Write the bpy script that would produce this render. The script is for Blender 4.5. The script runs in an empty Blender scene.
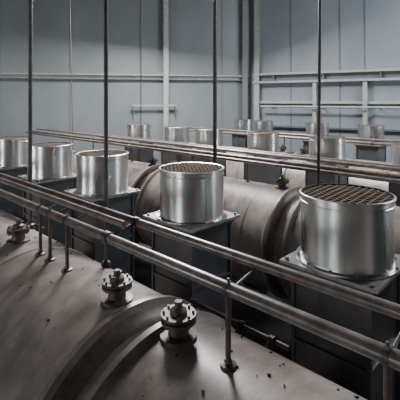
import bpy, bmesh, math, random
from mathutils import Vector, Matrix
random.seed(4)
H = 6.0
CA, SA = 0.724, 0.690   # v·forward, u·forward

def W(X, Z, z=0.0):      # ground-plan coordinates -> world
    return Vector((SA*X + CA*Z, -CA*X + SA*Z, z))

# ---------------- materials ----------------
def mat(name, c1, c2=None, rough=0.5, metal=0.0, scale=3.0, detail=6, bump=0.0, rough2=None, stretch=(1,1,1), lo=0.35, hi=0.65, stain=None, emit=0, spec=0.5):
    m = bpy.data.materials.new(name); m.use_nodes = True
    nt = m.node_tree; b = nt.nodes['Principled BSDF']
    b.inputs['Roughness'].default_value = rough
    b.inputs['Metallic'].default_value = metal
    b.inputs['Specular IOR Level'].default_value = spec
    tc = nt.nodes.new('ShaderNodeTexCoord'); mp = nt.nodes.new('ShaderNodeMapping')
    mp.inputs['Scale'].default_value = stretch
    nt.links.new(tc.outputs['Object'], mp.inputs['Vector'])
    n = nt.nodes.new('ShaderNodeTexNoise'); n.inputs['Scale'].default_value = scale
    n.inputs['Detail'].default_value = detail; n.inputs['Roughness'].default_value = 0.65
    nt.links.new(mp.outputs[0], n.inputs['Vector'])
    r = nt.nodes.new('ShaderNodeValToRGB')
    r.color_ramp.elements[0].position = lo; r.color_ramp.elements[1].position = hi
    r.color_ramp.elements[0].color = (*c1, 1); r.color_ramp.elements[1].color = (*(c2 or c1), 1)
    nt.links.new(n.outputs['Fac'], r.inputs['Fac'])
    out = r.outputs['Color']
    if stain:
        for k,(sc,loc,st,a0,a1) in enumerate(((0.9,(3,1,7),(1,2.6,1),0.46,0.68),(14.0,(9,4,2),(1,1,1),0.60,0.68))):
            n2 = nt.nodes.new('ShaderNodeTexNoise'); n2.inputs['Scale'].default_value = sc; n2.inputs['Detail'].default_value = 9
            n2.inputs['Roughness'].default_value = 0.7
            mp2 = nt.nodes.new('ShaderNodeMapping'); mp2.inputs['Scale'].default_value = st; mp2.inputs['Location'].default_value=loc
            nt.links.new(tc.outputs['Object'], mp2.inputs['Vector']); nt.links.new(mp2.outputs[0], n2.inputs['Vector'])
            r2 = nt.nodes.new('ShaderNodeValToRGB'); r2.color_ramp.elements[0].position=a0; r2.color_ramp.elements[1].position=a1
            r2.color_ramp.elements[0].color=(0,0,0,1); r2.color_ramp.elements[1].color=(0.8,0.8,0.8,1)
            nt.links.new(n2.outputs['Fac'], r2.inputs['Fac'])
            mx = nt.nodes.new('ShaderNodeMixRGB'); mx.inputs['Color2'].default_value=(*stain,1)
            nt.links.new(r2.outputs['Color'], mx.inputs['Fac']); nt.links.new(out, mx.inputs['Color1']); out = mx.outputs['Color']
    nt.links.new(out, b.inputs['Base Color'])
    if emit:
        b.inputs['Emission Color'].default_value=(0.95,0.98,1,1); b.inputs['Emission Strength'].default_value=emit
    if rough2 is not None:
        mr = nt.nodes.new('ShaderNodeMapRange')
        mr.inputs['To Min'].default_value = rough; mr.inputs['To Max'].default_value = rough2
        nt.links.new(n.outputs['Fac'], mr.inputs['Value'])
        nt.links.new(mr.outputs[0], b.inputs['Roughness'])
    if bump:
        bp = nt.nodes.new('ShaderNodeBump'); bp.inputs['Strength'].default_value = bump
        bp.inputs['Distance'].default_value = 0.02
        nt.links.new(n.outputs['Fac'], bp.inputs['Height'])
        nt.links.new(bp.outputs[0], b.inputs['Normal'])
    return m

M_PIPE = mat('dusty_pink_paint', (0.22,0.183,0.167), (0.38,0.325,0.30), 0.28, 0.0, 2.2, 8, 0.14, 0.48, stain=(0.11,0.086,0.076))
M_RING = mat('rusty_flange', (0.07,0.053,0.045), (0.14,0.108,0.092), 0.45, 0.1, 8, 6, 0.2)
M_RAIL = mat('worn_rail_paint', (0.15,0.124,0.11), (0.31,0.262,0.235), 0.30, 0.2, 6, 6, 0.1)
M_GALV = mat('galvanised_sheet', (0.56,0.58,0.58), (0.66,0.68,0.675), 0.25, 1.0, 2.0, 2, 0.0, 0.31, (1,1,0.15))
M_PLATE = mat('base_plate_steel', (0.16,0.16,0.155), (0.29,0.29,0.28), 0.50, 0.3, 6, 6, 0.1)
M_BOX = mat('duct_box_paint', (0.042,0.049,0.055), (0.075,0.084,0.092), 0.36, 0.1, 3, 6, 0.1)
M_MESH = mat('grille_wire', (0.17,0.13,0.10), (0.27,0.215,0.17), 0.95, 0.0, 10, spec=0.08)
M_DARK = mat('dark_interior', (0.008,0.006,0.005), (0.014,0.011,0.009), 0.95, spec=0.05)
M_ROD = mat('hanger_rod_steel', (0.06,0.06,0.06), (0.12,0.115,0.11), 0.5, 0.2, 8)
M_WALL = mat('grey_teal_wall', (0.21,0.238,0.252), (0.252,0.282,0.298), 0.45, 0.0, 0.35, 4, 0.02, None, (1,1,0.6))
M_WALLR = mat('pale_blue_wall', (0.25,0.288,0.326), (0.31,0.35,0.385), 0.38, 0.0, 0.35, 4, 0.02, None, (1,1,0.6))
M_WALLD = mat('dark_grey_wall', (0.03,0.033,0.036), (0.045,0.048,0.052), 0.6, 0.0, 0.35, 4)
M_SEAM = mat('wall_seam', (0.165,0.185,0.20), (0.19,0.21,0.225), 0.6, 0, 2)
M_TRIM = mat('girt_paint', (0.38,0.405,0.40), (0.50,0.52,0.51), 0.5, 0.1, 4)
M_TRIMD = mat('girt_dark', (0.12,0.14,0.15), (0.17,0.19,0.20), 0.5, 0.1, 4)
M_FLOOR = mat('dark_concrete', (0.02,0.02,0.022), (0.04,0.04,0.042), 0.8, 0, 1.5, 8, 0.2)
M_CEIL = mat('ceiling_panel', (0.05,0.056,0.06), (0.07,0.078,0.085), 0.8)
M_PEB = mat('pebble_debris', (0.035,0.025,0.02), (0.09,0.065,0.05), 0.9, 0, 20)
M_PANE = mat('daylit_glass', (0.8,0.85,0.9), (0.85,0.9,0.95), 0.3, 0, 1, emit=30.0)

# ---------------- mesh helpers ----------------
class B:
    def __init__(s, name, mats):
        s.name=name; s.bm=bmesh.new(); s.mats=mats
    def _tag(s, faces, m, smooth):
        if m not in s.mats: s.mats.append(m)
        for f in faces: f.material_index=s.mats.index(m); f.smooth=smooth
    def box(s, c, size, m, rz=0.0, R=None):
        r = bmesh.ops.create_cube(s.bm, size=1.0)
        M = Matrix.Translation(c) @ (R or Matrix.Rotation(rz,4,'Z')) @ Matrix.Diagonal((*size,1))
        bmesh.ops.transform(s.bm, matrix=M, verts=r['verts'])
        s._tag({f for v in r['verts'] for f in v.link_faces}, m, False)
    def lathe(s, prof, m, M=Matrix(), seg=48, capA=True, capB=True):
        rings=[]
        for (a,r) in prof:
            rings.append([s.bm.verts.new(M@Vector((r*math.cos(2*math.pi*i/seg), r*math.sin(2*math.pi*i/seg), a))) for i in range(seg)])
        fs=[]
        for k in range(len(rings)-1):
            for i in range(seg):
                j=(i+1)%seg
                fs.append(s.bm.faces.new((rings[k][i],rings[k][j],rings[k+1][j],rings[k+1][i])))
        s._tag(fs,m,True)
        caps=[]
        if capA: caps.append(s.bm.faces.new(rings[0][::-1]))
        if capB: caps.append(s.bm.faces.new(rings[-1]))
        s._tag(caps,m,False)
    def tube(s, p, q, r, m, seg=14):
        p=Vector(p); q=Vector(q); d=q-p
        M=Matrix.Translation(p)@d.to_track_quat('Z','Y').to_matrix().to_4x4()
        s.lathe([(0,r),(d.length,r)], m, M, seg)
    def done(s, loc=(0,0,0)):
        bmesh.ops.recalc_face_normals(s.bm, faces=s.bm.faces)
        for e in s.bm.edges:
            if len(e.link_faces)==2 and e.calc_face_angle(0)>math.radians(35): e.smooth=False
        me=bpy.data.meshes.new(s.name); s.bm.to_mesh(me); s.bm.free()
        for m in s.mats: me.materials.append(m)
        o=bpy.data.objects.new(s.name, me); o.location=loc
        bpy.context.collection.objects.link(o)
        return o

def T(x,y,z): return Matrix.Translation((x,y,z))

# ---------------- vent stacks ----------------
def make_vent():
    b=B('exhaust_vent_stack',[M_GALV,M_PLATE,M_BOX,M_MESH,M_DARK])
    ZP=H-1.80     # plate top
    hh=0.745
    M=T(0,0,ZP)
    b.lathe([(0.0,0.555),(0.022,0.555),(0.024,0.503),(0.05,0.5),(hh-0.10,0.5),(hh-0.095,0.506),(hh-0.08,0.506),(hh-0.075,0.5),
             (hh-0.03,0.5),(hh-0.025,0.514),(hh,0.514),(hh+0.004,0.505),(hh,0.488)],M_GALV,M,72,False,False)
    b.lathe([(hh,0.488),(hh-0.25,0.486)],M_DARK,M,72,False,True)
    # grille: lattice of flat bars
    n=12; sp=0.97/n
    for k in range(-8,9):
        o=k*sp
        if abs(o)>0.475: continue
        L=2*math.sqrt(0.488**2-o*o)
        for a in (math.radians(4),math.radians(94)):
            b.box((o*math.cos(a),o*math.sin(a),ZP+hh-0.010),(0.020,L,0.003),M_MESH,a)
    for a in (math.radians(250),math.radians(70)):
        b.box((0.502*math.cos(a),0.502*math.sin(a),ZP+0.34),(0.006,0.03,0.60),M_GALV,a)
    for i in range(12):
        a=2*math.pi*i/12+0.1
        b.lathe([(0.02,0.013),(0.04,0.013)],M_PLATE,T(0.53*math.cos(a),0.53*math.sin(a),ZP),6)
    b.box((0,0,ZP-0.018),(1.08,1.08,0.036),M_PLATE)
    for sx in(-1,1):
        for sy in(-1,1):
            b.lathe([(0,0.022),(0.03,0.022)],M_PLATE,T(sx*.48,sy*.48,ZP),6)
            b.box((sx*0.425,sy*0.425,(ZP-0.1)/2),(0.04,0.04,ZP-0.1),M_BOX)
    b.box((0,0,ZP-0.07),(0.94,0.94,0.07),M_BOX)
    b.box((0,0,(ZP-0.1)/2),(0.84,0.84,ZP-0.1),M_BOX)
    for z in (1.2,2.4,3.3):
        b.box((0,0,z),(0.88,0.88,0.05),M_BOX)
    return b.done()
vent=make_vent()
pos=[(4.43,1.93),(4.45,4.42),(4.43,6.9),(4.43,9.15),(4.43,11.5),(4.43,13.9),
     (10.8,5.27),(10.8,7.47),(10.8,9.84),(10.8,11.55),(10.8,13.97),(10.8,3.0),
     (16.8,6.27),(16.8,8.67),(16.8,11.62),(17.4,13.3),(16.8,3.9)]
vent.location=(pos[0][0],pos[0][1],0)
for p in pos[1:]:
    o=bpy.data.objects.new('exhaust_vent_stack',vent.data); o.location=(p[0],p[1],0)
    o.rotation_euler=(0,0,random.choice([0,math.pi/2,math.pi]))
    bpy.context.collection.objects.link(o)

# ---------------- large pipelines ----------------
R0=1.28; ZC=H-3.51
def nozzle(b, v, u, valve=0):
    zt=ZC+R0
    M=T(v,u,zt-0.03)
    b.lathe([(-0.05,0.175),(0.05,0.175),(0.06,0.10),(0.17,0.095)],M_RING,M,28)
    b.lathe([(0.17,0.168),(0.20,0.168)],M_RING,M,28)
    b.lathe([(0.215,0.168),(0.245,0.168)],M_RING,M,28)
    for i in range(8):
        a=2*math.pi*i/8
        b.lathe([(0.145,0.013),(0.27,0.013)],M_RING,M@T(0.14*math.cos(a),0.14*math.sin(a),0),6)
    b.lathe([(0.245,0.085),(0.28,0.08),(0.30,0.04),(0.36,0.035)],M_RING,M,14)
    if valve:
        b.box((v,u,zt+0.27),(0.20,0.04,0.03),M_RING,0.5)

def pipeline(v,u0,u1,joints,nozz):
    b=B('industrial_pipeline',[M_PIPE,M_RING,M_FLOOR])
    M=T(v,0,ZC)@Matrix.Rotation(-math.pi/2,4,'X')
    prof=[(u0,R0)]
    for j in sorted(joints):
        prof+= [(j-0.36,R0-0.005),(j-0.33,R0+0.02),(j-0.30,R0+0.06),(j-0.235,R0+0.06),(j-0.23,R0-0.05),(j-0.20,R0-0.10),(j-0.14,R0-0.145),(j-0.05,R0-0.15)]
        prof+= [(j+0.07,R0-0.145),(j+0.15,R0-0.11),(j+0.195,R0-0.05),(j+0.20,R0+0.06),(j+0.265,R0+0.06),(j+0.30,R0+0.02),(j+0.33,R0)]
    prof+=[(u1,R0)]
    b.lathe(prof,M_PIPE,M,112)
    u=u0+1.0
    while u<u1:
        if all(abs(u-j)>0.6 for j in joints):
            b.lathe([(u-0.02,R0-0.01),(u-0.008,R0+0.005),(u+0.008,R0+0.005),(u+0.02,R0-0.01)],M_PIPE,M,96,False,False)
        u+=2.6
    for j in joints:     # shade of the joint valley, put into the colour as dark bands
        b.lathe([(j-0.229,R0-0.02),(j-0.19,R0-0.095),(j-0.13,R0-0.14)],M_RING,M,96,False,False)
        b.lathe([(j+0.06,R0-0.138),(j+0.10,R0-0.125),(j+0.16,R0-0.08),(j+0.197,R0-0.02)],M_RING,M,96,False,False)
    for (u,val) in nozz: nozzle(b,v,u,val)
    u=u0+1.5
    while u<u1-0.5:
        b.box((v,u,(ZC-R0*0.55)/2),(1.9,0.35,ZC-R0*0.55),M_FLOOR)
        u+=4.2
    for j in joints:     # impulse line clamped to the back of the shell
        a0=math.radians(42)
        x=v+(R0+0.09)*math.sin(a0); z=ZC+(R0+0.09)*math.cos(a0)
        b.tube((x,j-1.1,z),(x,j+0.3,z),0.026,M_RING,12)
        for q in (j-0.9,j-0.5,j+0.2):
            b.tube((x-0.02,q,z),(v+(R0-0.02)*math.sin(a0),q,ZC+(R0-0.02)*math.cos(a0)),0.036,M_RING,12)
            b.tube((x,q-0.03,z),(x,q+0.03,z),0.048,M_RING,14)
    return b.done()
pipeline(2.6,-5.5,23.5,[3.22,8.6,14.0],[(3.76,1),(2.76,0),(6.45,1),(8.1,0),(9.1,1)])
pipeline(8.8,-5.5,20.5,[4.95,10.1,15.3],[(4.45,0),(5.5,1),(9.6,0),(10.6,1)])
pipeline(14.9,-5.5,15.8,[3.6,8.8,13.5],[(3.1,0),(4.1,1),(8.3,0),(9.3,1)])

# ---------------- rail runs on the pipelines ----------------
def rails(v,u0,u1,posts,thin_from,clamps,extra=False):
    b=B('pipe_railing',[M_RAIL,M_RING])
    zB=H-1.585; zA=H-1.50; vA=v+0.42
    b.tube((v,u0,zB),(v,u1,zB),0.056,M_RAIL,20)
    b.tube((vA,u0,zA),(vA,u1,zA),0.050,M_RAIL,20)
    b.tube((v+0.2,thin_from,zA+0.03),(v+0.2,u1,zA+0.03),0.040,M_RAIL,14)
    if extra:
        b.tube((v-0.35,u0,zB-0.03),(v-0.35,u1,zB-0.03),0.044,M_RAIL,16)
        b.tube((v+0.75,u0,zA),(v+0.75,u1,zA),0.038,M_RAIL,16)
        for u in posts: b.tube((v-0.38,u,zB-0.05),(v+0.78,u,zA-0.04),0.018,M_RING,10)
    for u in posts:
        zt=ZC+R0
        b.tube((v,u,zt-0.02),(v,u,zB-0.03),0.024,M_RING,12)
        b.lathe([(-0.03,0.075),(0.015,0.07),(0.025,0.035),(0.06,0.03)],M_RING,T(v,u,zt),20)
        b.tube((v,u,zB-0.03),(vA,u,zA-0.03),0.013,M_RING,10)
        b.tube((v,u-0.02,zB),(v,u+0.02,zB),0.063,M_RING,18)
        b.lathe([(0.04,0.012),(0.085,0.012)],M_RING,T(v,u,zB),8)
    for u in clamps:
        b.tube((v,u-0.05,zB),(v,u+0.05,zB),0.070,M_RING,18)
        b.tube((vA,u-0.04,zA),(vA,u+0.04,zA),0.062,M_RING,18)
        b.tube((v,u,zB),(vA,u,zA),0.018,M_RING,10)
    return b.done()
rails(2.6,-5.5,23.0,[-1.5,0.87,2.15,4.89,5.37,5.67,8.0,10.5,13],3.9,[3.95])
rails(8.8,-5.5,20.0,[1.5,4.0,6.6,9.2,11.8,14.4],-5.5,[5.5,8.0,10.4],True)
rails(14.9,-5.5,15.5,[1.5,4.0,6.6,9.2,11.8],-5.5,[5.5,8.0])

# ---------------- hanger rods ----------------
ZCEIL=13.5
def xu(x,v):
    r=(x-200)/400
    return v*(SA-CA*r)/(CA+SA*r)
def rod(x,v,r,zb,lean=0.0):
    b=B('hanger_rod',[M_ROD,M_RING])
    u=xu(x,v)
    b.tube((v,u,zb),(v,u-lean,ZCEIL),r,M_ROD,12)
    b.lathe([(0,r*2.2),(0.08,r*2.2),(0.1,r*1.3)],M_RING,T(v,u,zb),12)
    b.lathe([(-0.05,r*3),(0,r*3)],M_RING,T(v,u-lean,ZCEIL),12)
    return b.done()
rod(106,3.2,0.030,ZC+1.12,0.0)
rod(30,3.2,0.036,ZC+1.12,0.06)
rod(215,8.0,0.055,ZC+0.98)
rod(318,8.0,0.034,ZC+0.98,0.1)
rod(73,9.6,0.020,ZC+0.98,-0.4)
rod(141,9.6,0.016,ZC+0.98)

# ---------------- room shell ----------------
A=Vector((3.2,24.6)); L=Vector((-31.0,18.07)); Rr=Vector((32.0,6.91)); BR=Vector((32.0,-9.0)); BL=Vector((-31.0,-9.0))
def wall(name,P,Q,m):
    b=B(name,[m]); p=W(P.x,P.y); q=W(Q.x,Q.y); d=(q-p); ang=math.atan2(d.y,d.x)
    n=Vector((-d.y,d.x,0)).normalized(); c=(p+q)/2; ctr=W(0,8)
    if (ctr-c).dot(n)>0: n=-n
    o=c+n*0.1
    b.box((o.x,o.y,ZCEIL/2),(d.length+0.2,0.2,ZCEIL),m,ang)
    return b.done()
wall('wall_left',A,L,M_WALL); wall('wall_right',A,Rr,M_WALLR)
wall('wall_side',Rr,BR,M_WALLD); wall('wall_back',BR,BL,M_WALLD); wall('wall_end',BL,L,M_WALLD)
def slab(name,z0,z1,m):
    b=B(name,[m]); pts=[A,Rr,BR,BL,L]
    lo=[b.bm.verts.new(W(p.x,p.y,z0)) for p in pts]; hi=[b.bm.verts.new(W(p.x,p.y,z1)) for p in pts]
    b.bm.faces.new(lo[::-1]); b.bm.faces.new(hi)
    for i in range(5):
        j=(i+1)%5; b.bm.faces.new((lo[i],lo[j],hi[j],hi[i]))
    return b.done()
slab('floor',-0.2,0,M_FLOOR); slab('ceiling',ZCEIL,ZCEIL+0.2,M_CEIL)

def frame(P,Q):
    p=W(P.x,P.y); q=W(Q.x,Q.y); d=(q-p).normalized(); n=Vector((-d.y,d.x,0))
    if (W(0,8)-p).dot(n)<0: n=-n
    return p,d,n,math.atan2(d.y,d.x)
def s_at(P,Q,x):
    r=(x-200)/400; D=(Q-P).normalized()
    return (r*P.y-P.x)/(D.x-r*D.y)
def wbox(b,fr,s0,s1,z0,z1,off,th,m):
    p,d,n,a=fr; c=p+d*((s0+s1)/2)+n*(off+th/2); c.z=(z0+z1)/2
    b.box(c,(abs(s1-s0),th,z1-z0),m,a)
FL=frame(A,L); FR=frame(A,Rr)
sl=lambda x:s_at(A,L,x); sr=lambda x:s_at(A,Rr,x)
b=B('wall_girt',[M_TRIM,M_TRIMD])
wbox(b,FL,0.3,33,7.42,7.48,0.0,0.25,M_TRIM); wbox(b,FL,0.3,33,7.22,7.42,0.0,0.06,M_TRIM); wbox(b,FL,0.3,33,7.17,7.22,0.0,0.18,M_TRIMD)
b.done()
b=B('wall_girt',[M_TRIM,M_TRIMD])
wbox(b,FL,sl(176),sl(132),5.65,5.73,0.25,0.10,M_TRIM)
wbox(b,FL,sl(175),sl(174),5.2,5.74,0.0,0.3,M_TRIMD); wbox(b,FL,sl(134),sl(133),5.2,5.74,0.0,0.3,M_TRIMD)
b.done()
b=B('trim_1',[M_SEAM])
for x in (222,140,70,0,-60,-130):
    s=sl(x); wbox(b,FL,s-0.025,s+0.025,0,ZCEIL,0,0.02,M_SEAM)
b.done()
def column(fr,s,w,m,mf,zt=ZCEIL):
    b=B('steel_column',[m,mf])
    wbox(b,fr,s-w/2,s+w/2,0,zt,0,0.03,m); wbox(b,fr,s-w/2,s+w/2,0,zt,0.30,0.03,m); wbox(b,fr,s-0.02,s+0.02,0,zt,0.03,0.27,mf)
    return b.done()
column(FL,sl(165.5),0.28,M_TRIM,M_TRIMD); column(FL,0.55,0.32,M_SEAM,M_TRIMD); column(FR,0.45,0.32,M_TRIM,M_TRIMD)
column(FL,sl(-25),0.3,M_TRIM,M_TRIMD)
b=B('wall_beam',[M_TRIM,M_TRIMD])
wbox(b,FR,0.2,30,7.48,7.60,0,0.36,M_TRIM); wbox(b,FR,0.2,30,7.10,7.48,0,0.08,M_SEAM); wbox(b,FR,0.2,30,7.00,7.12,0,0.40,M_TRIM)
s=1.5
while s<29:
    wbox(b,FR,s-0.02,s+0.02,7.1,7.5,0.08,0.22,M_SEAM); s+=2.9
b.done()
b=B('wall_girt',[M_TRIM,M_TRIMD])
wbox(b,FR,0.2,30,5.80,5.94,0,0.22,M_TRIM)
wbox(b,FR,0.2,30,4.4,4.5,0,0.22,M_TRIMD)
b.done()
b=B('wall_service_pipe',[M_TRIM,M_TRIMD])
p0,dd,nn,aa=FR
q0=p0+dd*0.8+nn*0.55; q1=p0+dd*29+nn*0.55
b.tube((q0.x,q0.y,5.62),(q1.x,q1.y,5.62),0.06,M_TRIM,12)
s=1.5
while s<29:
    wbox(b,FR,s-0.03,s+0.03,5.5,5.56,0,0.62,M_TRIMD); s+=2.9
b.done()
column(FR,sr(366),0.22,M_TRIM,M_TRIMD,7.1); column(FR,sr(316),0.20,M_TRIM,M_TRIMD,7.1)
b=B('trim_2',[M_SEAM])
for x in (291,340,365,420):
    s=sr(x); wbox(b,FR,s-0.03,s+0.03,0,ZCEIL,0,0.025,M_SEAM)
b.done()

# windows (in the walls behind / beside the viewpoint)
def window(i,P,Q,s0,s1,z0,z1,nx,nz):
    fr=frame(P,Q); b=B('window_%d'%i,[M_PANE,M_TRIMD])
    wbox(b,fr,s0,s1,z0,z1,0.01,0.02,M_PANE)
    for k in range(nx+1):
        s=s0+(s1-s0)*k/nx; wbox(b,fr,s-0.05,s+0.05,z0,z1,0.0,0.09,M_TRIMD)
    for k in range(nz+1):
        z=z0+(z1-z0)*k/nz; wbox(b,fr,s0-0.05,s1+0.05,z-0.05,z+0.05,0.0,0.09,M_TRIMD)
    b.done()
window(1,BL,L,7,9.6,0.4,6.5,2,3)
window(2,BR,BL,45.5,47.0,0.4,7,1,3)
window(3,Rr,BR,3,5.2,0.4,8,2,4)

# debris
b=B('pebble_debris',[M_PEB])
for i in range(130):
    v0=2.6 if i<100 else 8.8
    a=random.gauss(0,0.4); u=random.uniform(0.8,8) if i<100 else random.uniform(3,12)
    r=random.uniform(0.005,0.015)
    c=Vector((v0+R0*math.sin(a),u,ZC+R0*math.cos(a)+r*0.4))
    if v0==2.6 and 2.85<u<3.6: continue
    if v0==8.8 and (abs(u-4.95)<.4 or abs(u-10.1)<.4): continue
    q=bmesh.ops.create_icosphere(b.bm,subdivisions=1,radius=r)
    bmesh.ops.transform(b.bm,matrix=Matrix.Translation(c)@Matrix.Rotation(random.random()*3,4,'Z')@Matrix.Diagonal((1,1.6,0.7,1)),verts=q['verts'])
b.done()

# ---------------- lights ----------------
def area(name,loc,target,sx,sy,e,col):
    l=bpy.data.lights.new(name,'AREA'); l.shape='RECTANGLE'; l.size=sx; l.size_y=sy; l.energy=e; l.color=col
    o=bpy.data.objects.new(name,l); o.location=loc
    o.rotation_euler=(Vector(target)-Vector(loc)).to_track_quat('-Z','Y').to_euler()
    bpy.context.collection.objects.link(o)
area('skylight_lamp',(10.5,12.5,13.2),(6.0,8,2),3,8,7600,(1.0,0.98,0.965))
p=W(13,12,13.2); area('skylight_lamp',p,W(11,14,2),7,4,3200,(0.94,0.975,1.0))
w=bpy.data.worlds.new('World'); bpy.context.scene.world=w; w.use_nodes=True
w.node_tree.nodes['Background'].inputs[0].default_value=(0.5,0.6,0.7,1); w.node_tree.nodes['Background'].inputs[1].default_value=0.2

cam=bpy.data.cameras.new('Camera'); co=bpy.data.objects.new('Camera',cam)
bpy.context.collection.objects.link(co)
cam.sensor_width=36; cam.lens=36; cam.shift_y=-0.25; cam.clip_start=0.05; cam.clip_end=200
co.location=(0,0,H); co.rotation_euler=(math.pi/2,0,-math.atan2(CA,SA))
bpy.context.scene.camera=co
